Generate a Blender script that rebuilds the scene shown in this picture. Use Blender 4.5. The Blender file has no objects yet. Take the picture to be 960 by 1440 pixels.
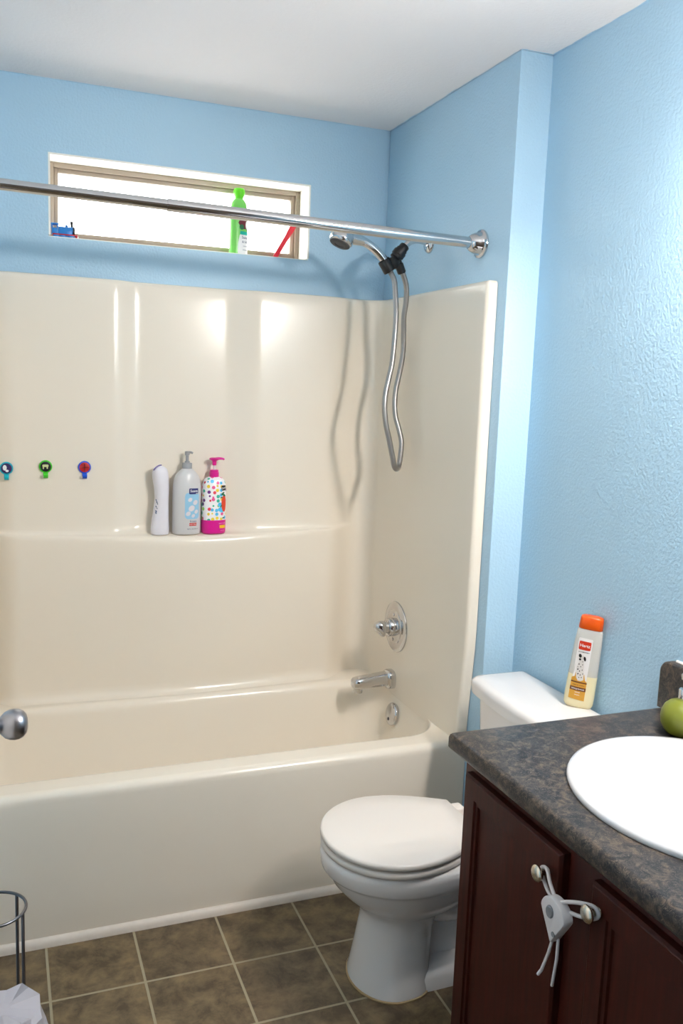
import bpy, bmesh, math, random
from mathutils import Matrix, Vector
PI = math.pi
S = bpy.context.scene
COL = S.collection
random.seed(7)

# ------------------------------------------------------------------ helpers
def smooth(a, b, x):
    t = min(1.0, max(0.0, (x - a) / (b - a)))
    return t * t * (3 - 2 * t)

class MB:
    def __init__(self): self.v = []; self.f = []
    def add(self, vs, fs, M=None):
        n = len(self.v)
        for p in vs:
            p = Vector(p)
            self.v.append(M @ p if M is not None else p)
        for f in fs: self.f.append([i + n for i in f])
        return self
    def box(self, x0, x1, y0, y1, z0, z1, r=0.0, seg=2, M=None):
        bm = bmesh.new()
        bmesh.ops.create_cube(bm, size=1)
        for v in bm.verts:
            v.co = Vector(((x0 + x1) / 2 + v.co.x * (x1 - x0), (y0 + y1) / 2 + v.co.y * (y1 - y0), (z0 + z1) / 2 + v.co.z * (z1 - z0)))
        if r > 0:
            bmesh.ops.bevel(bm, geom=list(bm.edges), offset=r, offset_type='OFFSET', segments=seg, profile=0.5, affect='EDGES', clamp_overlap=True)
        bm.verts.index_update()
        self.add([v.co.copy() for v in bm.verts], [[v.index for v in f.verts] for f in bm.faces], M)
        bm.free()
        return self
    def loft(self, rings, cap0=True, cap1=True, closed=True, M=None):
        n = len(rings[0]); vs = [p for r in rings for p in r]; fs = []
        for i in range(len(rings) - 1):
            for j in range(n if closed else n - 1):
                k = (j + 1) % n
                fs.append([i * n + j, i * n + k, (i + 1) * n + k, (i + 1) * n + j])
        if cap0: fs.append(list(range(n))[::-1])
        if cap1: fs.append([(len(rings) - 1) * n + j for j in range(n)])
        return self.add(vs, fs, M)
    def lathe(self, prof, n=32, M=None, sx=1, sy=1, cap0=True, cap1=True):
        rings = [[(r * sx * math.cos(2 * PI * j / n), r * sy * math.sin(2 * PI * j / n), z) for j in range(n)] for r, z in prof]
        return self.loft(rings, cap0, cap1, True, M)
    def tube(self, pts, r, n=12, cap=True, sub=1):
        P = [Vector(p) for p in pts]
        rr = r if isinstance(r, (list, tuple)) else [r] * len(P)
        if sub > 1 and len(P) > 2:
            Q = []; R = []
            for i in range(len(P) - 1):
                p0 = P[max(i - 1, 0)]; p1 = P[i]; p2 = P[i + 1]; p3 = P[min(i + 2, len(P) - 1)]
                for k in range(sub):
                    t = k / sub
                    Q.append(0.5 * ((2 * p1) + (p2 - p0) * t + (2 * p0 - 5 * p1 + 4 * p2 - p3) * t * t + (3 * p1 - p0 - 3 * p2 + p3) * t ** 3))
                    R.append(rr[i] * (1 - t) + rr[i + 1] * t)
            Q.append(P[-1]); R.append(rr[-1]); P, rr = Q, R
        rings = []; up = None
        for i, p in enumerate(P):
            d = (P[min(i + 1, len(P) - 1)] - P[max(i - 1, 0)]).normalized()
            if up is None:
                up = d.orthogonal().normalized()
            else:
                up = (up - d * up.dot(d)).normalized()
            b = d.cross(up)
            rings.append([p + (up * math.cos(2 * PI * j / n) + b * math.sin(2 * PI * j / n)) * rr[i] for j in range(n)])
        return self.loft(rings, cap, cap)
    def build(self, name, mat, parent=None, angle=40, flip=False):
        me = bpy.data.meshes.new(name)
        me.from_pydata([tuple(p) for p in self.v], [], self.f)
        bm = bmesh.new(); bm.from_mesh(me)
        bmesh.ops.recalc_face_normals(bm, faces=bm.faces)
        bm.to_mesh(me); bm.free()
        if flip: me.flip_normals()
        me.polygons.foreach_set('use_smooth', [True] * len(me.polygons))
        try: me.set_sharp_from_angle(angle=math.radians(angle))
        except Exception: pass
        me.materials.append(mat)
        o = bpy.data.objects.new(name, me); COL.objects.link(o)
        if parent is not None: o.parent = parent
        return o

def thing(name, label, cat, loc=(0, 0, 0), rz=0, group=None):
    o = bpy.data.objects.new(name, None); COL.objects.link(o)
    o.empty_display_size = 0.05
    o.location = loc; o.rotation_euler = (0, 0, rz)
    o['label'] = label; o['category'] = cat
    if group: o['group'] = group
    return o
def tag(o, label, cat, group=None):
    o['label'] = label; o['category'] = cat
    if group: o['group'] = group
    return o
def struct(o): o['kind'] = 'structure'; return o

def ax(direction, origin=(0, 0, 0)):
    """matrix carrying local z onto direction"""
    q = Vector(direction).normalized().to_track_quat('Z', 'Y')
    return Matrix.Translation(origin) @ q.to_matrix().to_4x4()

def srgb(r, g, b):
    def c(u):
        u /= 255.0
        return u / 12.92 if u <= 0.04045 else ((u + 0.055) / 1.055) ** 2.4
    return (c(r), c(g), c(b), 1)

def mat(name, col, rough=0.5, metal=0.0, bump=0.0, bscale=200.0, spec=0.5, coat=0.0, var=0.0, vscale=8.0, emit=None, estr=0.0, coatr=0.05):
    m = bpy.data.materials.new(name); m.use_nodes = True
    N = m.node_tree.nodes; L = m.node_tree.links
    b = N['Principled BSDF']
    b.inputs['Base Color'].default_value = col
    b.inputs['Roughness'].default_value = rough
    b.inputs['Metallic'].default_value = metal
    b.inputs['Specular IOR Level'].default_value = spec
    b.inputs['Coat Weight'].default_value = coat
    b.inputs['Coat Roughness'].default_value = coatr
    if emit: b.inputs['Emission Color'].default_value = emit; b.inputs['Emission Strength'].default_value = estr
    tc = N.new('ShaderNodeTexCoord')
    if var > 0:
        n = N.new('ShaderNodeTexNoise'); n.inputs['Scale'].default_value = vscale; n.inputs['Detail'].default_value = 4
        L.new(tc.outputs['Object'], n.inputs['Vector'])
        hs = N.new('ShaderNodeMix'); hs.data_type = 'RGBA'
        hs.inputs[6].default_value = tuple(c * (1 - var) for c in col[:3]) + (1,)
        hs.inputs[7].default_value = tuple(min(1, c * (1 + var)) for c in col[:3]) + (1,)
        L.new(n.outputs['Fac'], hs.inputs[0]); L.new(hs.outputs[2], b.inputs['Base Color'])
    if bump > 0:
        n2 = N.new('ShaderNodeTexNoise'); n2.inputs['Scale'].default_value = bscale; n2.inputs['Detail'].default_value = 2
        L.new(tc.outputs['Object'], n2.inputs['Vector'])
        bp = N.new('ShaderNodeBump'); bp.inputs['Strength'].default_value = bump; bp.inputs['Distance'].default_value = 0.002
        L.new(n2.outputs['Fac'], bp.inputs['Height']); L.new(bp.outputs['Normal'], b.inputs['Normal'])
    return m

# ------------------------------------------------------------------ materials
M_wall = mat('blue_paint', srgb(174, 207, 228), rough=0.42, bump=0.8, bscale=125, spec=0.45)
M_ceil = mat('ceiling_texture', srgb(240, 235, 234), rough=0.9, bump=0.6, bscale=110, spec=0.2)
M_white_trim = mat('white_paint', srgb(240, 236, 230), rough=0.45)
M_reveal = mat('white_reveal_paint', srgb(246, 243, 234), rough=0.5)
M_frame = mat('taupe_window_vinyl', srgb(160, 146, 130), rough=0.45)
M_fiber = mat('almond_fiberglass', srgb(233, 224, 209), rough=0.20, spec=0.5)
M_caulk = mat('white_caulk', srgb(214, 204, 192), rough=0.5, var=0.08, vscale=40)
M_chrome = mat('chrome', (0.62, 0.62, 0.63, 1), rough=0.08, metal=1)
M_hose = mat('hose_steel', (0.34, 0.335, 0.33, 1), rough=0.38, metal=0.9)
M_satin = mat('satin_nickel', (0.38, 0.37, 0.39, 1), rough=0.28, metal=1)
M_brass = mat('pale_nickel', (0.72, 0.66, 0.55, 1), rough=0.25, metal=1)
M_blackp = mat('black_plastic', srgb(22, 22, 24), rough=0.35)
M_dgrey = mat('dark_grey_rubber', srgb(60, 60, 64), rough=0.5)
M_porc = mat('white_porcelain', srgb(230, 226, 224), rough=0.10, spec=0.5, coat=0.3)
M_seat = mat('white_seat_plastic', srgb(226, 219, 212), rough=0.28)
M_sink = mat('sink_porcelain', srgb(218, 217, 219), rough=0.08, coat=0.3)
M_wire = mat('dark_steel_wire', (0.20, 0.20, 0.22, 1), rough=0.3, metal=1)
M_bag = mat('white_plastic_film', srgb(176, 174, 182), rough=0.35, bump=0.2, bscale=30)
M_strap = mat('white_strap_plastic', srgb(206, 200, 200), rough=0.45)
M_gbtn = mat('grey_button', srgb(120, 122, 126), rough=0.5)
M_pink = mat('magenta_plastic', srgb(214, 20, 140), rough=0.3)
M_lgrey = mat('silver_grey_plastic', srgb(206, 205, 206), rough=0.32)
M_mgrey = mat('grey_pump_plastic', srgb(150, 152, 155), rough=0.35)
M_whitep = mat('white_bottle_plastic', srgb(226, 224, 232), rough=0.35)
M_lav = mat('lavender_plastic', srgb(120, 110, 170), rough=0.4)
M_navy = mat('navy_print', srgb(42, 44, 110), rough=0.4)
M_sky = mat('light_blue_print', srgb(150, 200, 228), rough=0.4)
M_wprint = mat('white_print', srgb(240, 240, 240), rough=0.4)
M_redp = mat('red_print', srgb(205, 52, 40), rough=0.4)
M_greyprint = mat('grey_print', srgb(90, 100, 130), rough=0.4)
M_yel = mat('yellow_print', srgb(238, 190, 30), rough=0.4)
M_orange = mat('orange_cap_plastic', srgb(222, 84, 6), rough=0.32)
M_gold = mat('golden_label_print', srgb(206, 150, 52), rough=0.4, var=0.15, vscale=60)
M_brown = mat('brown_print', srgb(110, 62, 24), rough=0.4)
M_blackprint = mat('black_print', srgb(26, 24, 24), rough=0.4)
M_lime = mat('lime_plastic', srgb(96, 214, 20), rough=0.3)
M_green = mat('green_bottle_plastic', srgb(120, 208, 96), rough=0.3)
M_maroon = mat('maroon_print', srgb(110, 28, 46), rough=0.4)
M_teal = mat('teal_print', srgb(0, 178, 158), rough=0.4)
M_dgreen = mat('dark_green_print', srgb(30, 110, 70), rough=0.4)
M_redplastic = mat('red_plastic', srgb(200, 26, 48), rough=0.35)
M_toyblue = mat('toy_blue', srgb(30, 120, 196), rough=0.35)
M_cyan = mat('cyan_plastic', srgb(0, 172, 190), rough=0.35)
M_hgreen = mat('hook_green', srgb(66, 196, 40), rough=0.35)
M_hblue = mat('hook_blue', srgb(10, 84, 214), rough=0.35)
M_dred = mat('dark_red_print', srgb(176, 24, 28), rough=0.4)
M_purple = mat('dark_purple_print', srgb(44, 22, 84), rough=0.4)
M_soap = mat('olive_green_vinyl', srgb(112, 118, 28), rough=0.4)

def wood_mat():
    m = mat('dark_cherry_wood', srgb(72, 26, 16), rough=0.42, spec=0.22)
    N = m.node_tree.nodes; L = m.node_tree.links; b = N['Principled BSDF']
    tc = N.new('ShaderNodeTexCoord'); mp = N.new('ShaderNodeMapping'); mp.inputs['Scale'].default_value = (30, 30, 2.2)
    n = N.new('ShaderNodeTexNoise'); n.inputs['Scale'].default_value = 3; n.inputs['Detail'].default_value = 6
    r = N.new('ShaderNodeValToRGB')
    r.color_ramp.elements[0].position = 0.3; r.color_ramp.elements[0].color = srgb(46, 13, 8)
    r.color_ramp.elements[1].position = 0.75; r.color_ramp.elements[1].color = srgb(66, 21, 13)
    L.new(tc.outputs['Object'], mp.inputs['Vector']); L.new(mp.outputs['Vector'], n.inputs['Vector'])
    L.new(n.outputs['Fac'], r.inputs['Fac']); L.new(r.outputs['Color'], b.inputs['Base Color'])
    return m
M_wood = wood_mat()

def laminate_mat():
    m = mat('dark_mottled_laminate', srgb(58, 54, 53), rough=0.33, spec=0.3)
    N = m.node_tree.nodes; L = m.node_tree.links; b = N['Principled BSDF']
    tc = N.new('ShaderNodeTexCoord')
    n1 = N.new('ShaderNodeTexNoise'); n1.inputs['Scale'].default_value = 44; n1.inputs['Detail'].default_value = 7; n1.inputs['Roughness'].default_value = 0.68; n1.inputs['Distortion'].default_value = 0.9
    r1 = N.new('ShaderNodeValToRGB'); e = r1.color_ramp.elements
    e[0].position = 0.40; e[0].color = srgb(34, 34, 37)
    e[1].position = 0.63; e[1].color = srgb(94, 81, 69)
    x = e.new(0.48); x.color = srgb(48, 45, 46)
    x = e.new(0.54); x.color = srgb(66, 59, 54)
    n2 = N.new('ShaderNodeTexNoise'); n2.inputs['Scale'].default_value = 55; n2.inputs['Detail'].default_value = 4; n2.inputs['Distortion'].default_value = 2.5
    r2 = N.new('ShaderNodeValToRGB'); e = r2.color_ramp.elements
    e[0].position = 0.485; e[0].color = (0, 0, 0, 1); e[1].position = 0.515; e[1].color = (0, 0, 0, 1)
    x = e.new(0.5); x.color = (0.85, 0.85, 0.85, 1)
    mx = N.new('ShaderNodeMix'); mx.data_type = 'RGBA'; mx.inputs[7].default_value = srgb(122, 107, 92)
    L.new(tc.outputs['Object'], n1.inputs['Vector']); L.new(tc.outputs['Object'], n2.inputs['Vector'])
    L.new(n1.outputs['Fac'], r1.inputs['Fac']); L.new(n2.outputs['Fac'], r2.inputs['Fac'])
    L.new(r2.outputs['Color'], mx.inputs[0]); L.new(r1.outputs['Color'], mx.inputs[6])
    L.new(mx.outputs[2], b.inputs['Base Color'])
    return m
M_lam = laminate_mat()

def tile_mat():
    m = mat('brown_vinyl_tile', srgb(90, 78, 60), rough=0.38, spec=0.4)
    N = m.node_tree.nodes; L = m.node_tree.links; b = N['Principled BSDF']
    tc = N.new('ShaderNodeTexCoord'); mp = N.new('ShaderNodeMapping')
    mp.inputs['Location'].default_value = (1.2518 + 0.2286 * 10, 1.0306 + 0.2286 * 20, 0)
    bk = N.new('ShaderNodeTexBrick'); bk.offset = 0; bk.squash = 1
    bk.inputs['Scale'].default_value = 1; bk.inputs['Mortar Size'].default_value = 0.0036; bk.inputs['Mortar Smooth'].default_value = 0.25
    bk.inputs['Brick Width'].default_value = 0.2286; bk.inputs['Row Height'].default_value = 0.2286
    bk.inputs['Color1'].default_value = srgb(86, 74, 60); bk.inputs['Color2'].default_value = srgb(114, 98, 74)
    bk.inputs['Mortar'].default_value = srgb(160, 150, 124); bk.inputs['Bias'].default_value = 0.0
    L.new(tc.outputs['Object'], mp.inputs['Vector']); L.new(mp.outputs['Vector'], bk.inputs['Vector'])
    n = N.new('ShaderNodeTexNoise'); n.inputs['Scale'].default_value = 13; n.inputs['Detail'].default_value = 8; n.inputs['Roughness'].default_value = 0.70; n.inputs['Distortion'].default_value = 0.25
    L.new(tc.outputs['Object'], n.inputs['Vector'])
    r = N.new('ShaderNodeValToRGB'); e = r.color_ramp.elements
    e[0].position = 0.38; e[0].color = (0.50, 0.48, 0.46, 1); e[1].position = 0.64; e[1].color = (1.55, 1.48, 1.30, 1)
    L.new(n.outputs['Fac'], r.inputs['Fac'])
    mu = N.new('ShaderNodeMix'); mu.data_type = 'RGBA'; mu.blend_type = 'MULTIPLY'; mu.inputs[0].default_value = 1
    L.new(bk.outputs['Color'], mu.inputs[6]); L.new(r.outputs['Color'], mu.inputs[7])
    fin = N.new('ShaderNodeMix'); fin.data_type = 'RGBA'; fin.inputs[7].default_value = srgb(152, 142, 118)
    L.new(bk.outputs['Fac'], fin.inputs[0]); L.new(mu.outputs[2], fin.inputs[6]); L.new(fin.outputs[2], b.inputs['Base Color'])
    bp = N.new('ShaderNodeBump'); bp.inputs['Strength'].default_value = 0.4; bp.inputs['Distance'].default_value = 0.001; bp.invert = True
    L.new(bk.outputs['Fac'], bp.inputs['Height']); L.new(bp.outputs['Normal'], b.inputs['Normal'])
    return m
M_tile = tile_mat()

def dots_mat():
    m = mat('dotted_white_print', srgb(244, 242, 244), rough=0.35)
    N = m.node_tree.nodes; L = m.node_tree.links; b = N['Principled BSDF']
    tc = N.new('ShaderNodeTexCoord')
    v = N.new('ShaderNodeTexVoronoi'); v.inputs['Scale'].default_value = 62; v.inputs['Randomness'].default_value = 0.55
    L.new(tc.outputs['Object'], v.inputs['Vector'])
    lt = N.new('ShaderNodeMath'); lt.operation = 'LESS_THAN'; lt.inputs[1].default_value = 0.38
    L.new(v.outputs['Distance'], lt.inputs[0])
    sp = N.new('ShaderNodeSeparateColor'); L.new(v.outputs['Color'], sp.inputs[0])
    r = N.new('ShaderNodeValToRGB'); r.color_ramp.interpolation = 'CONSTANT'; e = r.color_ramp.elements
    e[0].position = 0; e[0].color = srgb(90, 190, 235); e[1].position = 0.2; e[1].color = srgb(240, 210, 60)
    for p, c in ((0.36, (235, 90, 150)), (0.52, (60, 180, 150)), (0.66, (110, 50, 130)), (0.76, (150, 210, 80)), (0.88, (226, 60, 80))):
        x = e.new(p); x.color = srgb(*c)
    L.new(sp.outputs[0], r.inputs['Fac'])
    mx = N.new('ShaderNodeMix'); mx.data_type = 'RGBA'; mx.inputs[6].default_value = srgb(244, 242, 244)
    L.new(lt.outputs[0], mx.inputs[0]); L.new(r.outputs['Color'], mx.inputs[7]); L.new(mx.outputs[2], b.inputs['Base Color'])
    return m
M_dots = dots_mat()

def translucent_mat():
    # frosted shampoo bottle: cream liquid fills the lower 42 percent
    m = mat('frosted_shampoo_plastic', srgb(226, 214, 172), rough=0.22)
    N = m.node_tree.nodes; L = m.node_tree.links; b = N['Principled BSDF']
    tc = N.new('ShaderNodeTexCoord'); sx = N.new('ShaderNodeSeparateXYZ'); L.new(tc.outputs['Object'], sx.inputs[0])
    gt = N.new('ShaderNodeMath'); gt.operation = 'GREATER_THAN'; gt.inputs[1].default_value = 0.088
    L.new(sx.outputs['Z'], gt.inputs[0])
    mx = N.new('ShaderNodeMix'); mx.data_type = 'RGBA'
    mx.inputs[6].default_value = srgb(232, 220, 178); mx.inputs[7].default_value = srgb(224, 220, 212)
    L.new(gt.outputs[0], mx.inputs[0]); L.new(mx.outputs[2], b.inputs['Base Color'])
    al = N.new('ShaderNodeMath'); al.operation = 'MULTIPLY_ADD'; al.inputs[1].default_value = -0.30; al.inputs[2].default_value = 0.95
    L.new(gt.outputs[0], al.inputs[0]); L.new(al.outputs[0], b.inputs['Alpha'])
    return m
M_frost = translucent_mat()

def glass_mat():
    m = bpy.data.materials.new('window_glass'); m.use_nodes = True
    N = m.node_tree.nodes; L = m.node_tree.links; N.clear()
    out = N.new('ShaderNodeOutputMaterial'); tr = N.new('ShaderNodeBsdfTransparent'); gl = N.new('ShaderNodeBsdfGlossy')
    gl.inputs['Roughness'].default_value = 0.03
    mx = N.new('ShaderNodeMixShader'); mx.inputs[0].default_value = 0.05
    L.new(tr.outputs[0], mx.inputs[1]); L.new(gl.outputs[0], mx.inputs[2]); L.new(mx.outputs[0], out.inputs[0])
    return m
M_glass = glass_mat()

# ------------------------------------------------------------------ dimensions (metres); valve wall x=0, window wall y=0
H = 2.44; J = 0.8707; W = 0.1032; XL = -1.53; YF = -3.75
WX0, WX1, WZ0, WZ1 = -1.188, -0.299, 1.956, 2.217

# ------------------------------------------------------------------ room shell
struct(MB().box(XL - .1, W + .1, YF - .1, 0.14, -0.06, 0).build('floor', M_tile))
struct(MB().box(XL - .1, W + .1, YF - .1, 0.14, H, H + .06).build('ceiling', M_ceil))
wb = MB()
wb.box(XL - .1, WX0, 0, 0.14, 0, H).box(WX1, W + .1, 0, 0.14, 0, H).box(WX0, WX1, 0, 0.14, 0, WZ0).box(WX0, WX1, 0, 0.14, WZ1, H)
struct(wb.build('wall_back', M_wall))
struct(MB().box(0, W + .1, -J, 0, 0, H, r=0.004).build('wall_alcove', M_wall))
struct(MB().box(W, W + .1, YF - .1, -J, 0, H).build('wall_right', M_wall))
struct(MB().box(XL - .1, XL, YF - .1, 0, 0, H).build('wall_left', M_wall))
struct(MB().box(XL, W, YF - .1, YF, 0, H).build('wall_front', mat('bounce_cut_dark', srgb(96, 84, 74), rough=.6)))  # unseen wall behind the camera, coloured dark to cut bounce and tub reflections

# window
win = bpy.data.objects.new('window_1', None); COL.objects.link(win); win.location = (0, 0, 0); struct(win)
t = 0.006
rv = MB().box(WX0, WX0 + t, -.001, .138, WZ0 + t, WZ1 - t).box(WX1 - t, WX1, -.001, .138, WZ0 + t, WZ1 - t).box(WX0, WX1, -.001, .138, WZ1 - t, WZ1)
rv.build('reveal', M_reveal, win)
MB().box(WX0, WX1, .006, .138, WZ0, WZ0 + .003).build('sill', M_reveal, win)
fx0, fx1, fz0, fz1 = WX0 + t, WX1 - t, WZ0 + .003, WZ1 - t
fr = MB(); w1 = .016
fr.box(fx0, fx0 + w1, .100, .137, fz0, fz1, .002).box(fx1 - w1, fx1, .100, .137, fz0, fz1, .002)
fr.box(fx0 + w1, fx1 - w1, .100, .137, fz0, fz0 + w1, .002).box(fx0 + w1, fx1 - w1, .100, .137, fz1 - w1, fz1, .002)
fr.build('window_frame', M_frame, win)
sa = MB(); a = w1; b_ = .015
sa.box(fx0 + a, fx0 + a + b_, .112, .134, fz0 + a, fz1 - a, .002).box(fx1 - a - b_, fx1 - a, .112, .134, fz0 + a, fz1 - a, .002)
sa.box(fx0 + a + b_, fx1 - a - b_, .112, .134, fz0 + a, fz0 + a + b_, .002).box(fx0 + a + b_, fx1 - a - b_, .112, .134, fz1 - a - b_, fz1 - a, .002)
sa.build('sash', M_frame, win)
MB().box(fx0 + a + b_, fx1 - a - b_, .121, .125, fz0 + a + b_, fz1 - a - b_).build('pane', M_glass, win)

# ragged paint line where the blue wall meets the ceiling, and a stray brush mark
def paint_edge(name, p0, p1, nrm, n=60, amp=.006):
    m = MB(); p0 = Vector(p0); p1 = Vector(p1); nrm = Vector(nrm); vs = []; k = 0.0
    for i in range(n + 1):
        p = p0.lerp(p1, i / n); k = 0.6 * k + 0.4 * random.random()
        d = amp * max(0, k - .15)
        vs += [p, p + nrm * (d + .0005)]
        vs += [p + Vector((0, 0, .0012)), p + nrm * (d + .0005) + Vector((0, 0, .0012))]
    fs = []
    for i in range(n):
        a = i * 4; b = a + 4
        fs += [[a, a + 1, b + 1, b], [a + 1, a + 3, b + 3, b + 1]]
    m.add(vs, fs)
    return struct(m.build(name, M_wall))
z_ = H - .0010
paint_edge('trim_2', (W, -3.0, z_), (W, -J, z_), (-1, 0, 0), 120, .010)
paint_edge('trim_3', (0, -J, z_), (0, 0, z_), (-1, 0, 0), 50, .008)
paint_edge('trim_4', (XL, 0, z_), (0, 0, z_), (0, -1, 0), 90, .007)
paint_edge('trim_5', (0, -J, z_), (W, -J, z_), (0, -1, 0), 14, .010)

# door opened along the left wall (only its knob reaches into the picture)
door = bpy.data.objects.new('door_1', None); COL.objects.link(door); door.location = (-1.425, -2.2, 0); struct(door)
dm = MB().box(0, .035, 0, .76, .01, 2.04, .003)
for (y0, y1) in ((.10, .35), (.41, .66)):
    for (z0, z1) in ((.2, .78), (1.08, 1.9)):
        dm.box(.033, .039, y0, y1, z0, z1, .002)
dm.build('door_slab', M_white_trim, door)
kb = MB().lathe([(0.0, .086), (.009, .0855), (.017, .083), (.023, .078), (.0266, .071), (.0276, .063), (.0266, .055), (.023, .047), (.017, .041), (.012, .037), (.0105, .03), (.0105, .012), (.03, .010), (.032, .004), (.032, 0)], 40, ax((1, 0, 0), (.035, .712, .893)), cap0=False)
kb.build('door_knob', M_satin, door, angle=50)

# ------------------------------------------------------------------ tub and shower unit
tub = thing('bathtub_shower_unit', 'almond one-piece fiberglass bathtub with tall molded surround, below the window', 'bathtub', (0, 0, 0))
ST = 1.8296; TH = 0.428; TY = -0.80
def surround():
    path = []   # x, y, nx, ny, weight of the shelf, distance to drywall
    yb = -.045; xs = -.035; r = .06; rf = .014; yf = -.8235
    R = []
    for i in range(4): R.append((-.002 - .004 * i, yf, 0, -1, 0, .045 + yf - yf))
    cx, cy = xs + rf, yf + rf
    for i in range(7):
        th = -PI / 2 - (PI / 2) * i / 6
        R.append((cx + rf * math.cos(th), cy + rf * math.sin(th), math.cos(th), math.sin(th), 0, .02))
    for i in range(1, 15):
        y = (yf + rf) + (yb - r - yf - rf) * i / 14
        R.append((xs, y, -1, 0, 0, .035))
    ccx, ccy = xs - r, yb - r
    for i in range(1, 10):
        th = (PI / 2) * i / 10
        R.append((ccx + r * math.cos(th), ccy + r * math.sin(th), -math.cos(th), -math.sin(th), 0, .036 + .009 * i / 10))
    path += R
    x0, x1 = xs - r, XL - xs + r
    nb = 110
    for i in range(nb + 1):
        x = x0 + (x1 - x0) * i / nb
        d = min(x0 - x, x - x1)
        path.append((x, yb, 0, -1, smooth(0, .14, d), .045))
    for p in reversed(R):
        path.append((XL - p[0], p[1], -p[2], p[3], p[4], p[5]))
    grid = []
    for (x, y, nx, ny, w, wd) in path:
        c = smooth(-.995, -.905, x) * (1 - smooth(-.610, -.485, x))
        ou = .026 * (1 - c)
        bump = 1 - smooth(0, 1, abs(x + .72) / .55)
        ol = .070 + .026 * bump
        zs = .984 + .016 * ((x + .72) / .63) ** 2
        top = [(w * ou - wd + .002, ST), (w * ou - .014, ST), (w * ou - .006, ST - .002), (w * ou - .0015, ST - .007), (w * ou, ST - .016)]
        dr = .022
        lv = [(ou + dr * (ST - z) / .85, z) for z in [ST - .05 - (ST - .05 - zs - .06) * k / 9 for k in range(10)]]
        ou += dr
        d = ol - ou
        lv += [(ou + .0005, zs + .032), (ou + .07 * d, zs + .014), (ou + .18 * d, zs + .006), (ou + .35 * d, zs + .002)]
        lv += [(ou + .60 * d, zs - .0005), (ou + .80 * d, zs - .003), (ou + .92 * d, zs - .009), (ou + .98 * d, zs - .020), (ol, zs - .035)]
        lv += [(ol, z) for z in [zs - .08 - (zs - .08 - .47) * k / 7 for k in range(8)]]
        lv += [(ol + .001, .452), (ol + .006, .440), (ol + .012, .433), (ol + .022, .4285)]
        if w == 0:
            lv = [(o, z) for o, z in lv[:-3]] + [(0, .44), (0, .43), (0, .400)]
            top = [(-wd + .002, ST)] + top[1:]
        col = []
        for (o, z) in top: col.append((x + nx * o, y + ny * o, z))
        for (o, z) in lv:
            dy = .0235 * (1 - smooth(.44, .80, z)) * smooth(-.68, -.80, y)
            col.append((x + nx * o * w, y + ny * o * w + dy, z))
        grid.append(col)
    m = MB(); m.loft(grid, False, False, closed=False)
    return m
surround().build('surround', M_fiber, tub, angle=80)
NR = 96
def rrect(x0, x1, y0, y1, r, z):
    out = []
    q = NR // 4
    for k, (cx, cy, a0) in enumerate(((x1 - r, y1 - r, 0), (x0 + r, y1 - r, PI / 2), (x0 + r, y0 + r, PI), (x1 - r, y0 + r, 1.5 * PI))):
        for j in range(q):
            a = a0 + (PI / 2) * j / (q - 1)
            out.append((cx + r * math.cos(a), cy + r * math.sin(a), z))
    return out
bx = (-1.488, -.040, -.712, -.168)
rings = [rrect(XL + .002, -.002, TY + .022, -.02, .012, TH), rrect(bx[0] - .012, -.0335, bx[2] - .012, bx[3] + .012, .13, TH)]
for ins, z in ((-.004, .4272), (.004, .423), (.011, .413), (.016, .398), (.026, .34), (.046, .22), (.066, .14), (.082, .105), (.115, .085), (.18, .078), (.26, .077)):
    xe = -.0345 - max(0, ins - .012) * 1.05
    rings.append(rrect(bx[0] + ins, xe, bx[2] + ins, bx[3] - ins, max(.125 - ins * .1, .02), z))
MB().loft(rings, False, True).build('basin', M_fiber, tub, angle=80)
ap = []
for i in range(41):
    x = XL + .002 + (-.004 - XL) * i / 40
    fl = .006 * smooth(-1.30, -1.40, x)
    col = [(x, TY + .004, .001), (x, TY - fl * .3, .03), (x, TY - fl, .10), (x, TY - fl, .25), (x, TY - fl, .36), (x, TY - fl, .400)]
    for k in range(1, 7):
        th = PI / 2 * k / 6
        col.append((x, TY - fl + .022 * (1 - math.cos(th)) + fl * k / 6, .406 + .022 * math.sin(th)))
    ap.append(col)
MB().loft(ap, False, False, closed=False).build('apron', M_fiber, tub, angle=80)
# white quarter-round along the foot of the tub
tr = []
for i in range(31):
    x = XL + (-.002 - XL) * i / 30
    tr.append([(x, TY + .002, .0)] + [(x, TY - .015 * math.sin(a) - .0005, .023 * math.cos(a) if a < 1.5 else 0) for a in (0, .3, .6, .9, 1.2, 1.5708)])
struct(MB().loft(tr, True, True, closed=True).build('trim_1', M_caulk))

# overflow plate, spout, valve
ov = thing('overflow_plate', 'round chrome overflow plate low on the tub wall below the spout', 'overflow plate', (-.0535, -.363, .357))
A = ax((-1, 0, .17))
MB().lathe([(.040, -.006), (.041, .0), (.0405, .004), (.037, .008), (.030, .0105), (.015, .012), (0.0, .0123)], 40, A).build('plate', M_chrome, ov)
MB().lathe([(.006, .0), (.006, .002), (.004, .0035), (0, .004)], 16, ax((-1, 0, .17), (-.0135, .0, -.016))).build('screw', M_dgrey, ov)
sp = thing('tub_spout', 'chrome tub spout on the valve wall, between valve handle and overflow plate', 'spout', (-.035, -.31, .470))
def sec(x, hw, zc, hz, k=3.0, n=28):
    out = []
    for j in range(n):
        a = 2 * PI * j / n; c, s_ = math.cos(a), math.sin(a)
        out.append((x, hw * math.copysign(abs(c) ** (2 / k), c), zc + hz * math.copysign(abs(s_) ** (2 / k), s_)))
    return out
MB().loft([sec(.003, .033, 0, .034), sec(-.018, .033, 0, .034), sec(-.024, .031, 0, .032), sec(-.028, .027, .001, .028)]).build('spout_base', M_chrome, sp)
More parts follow.
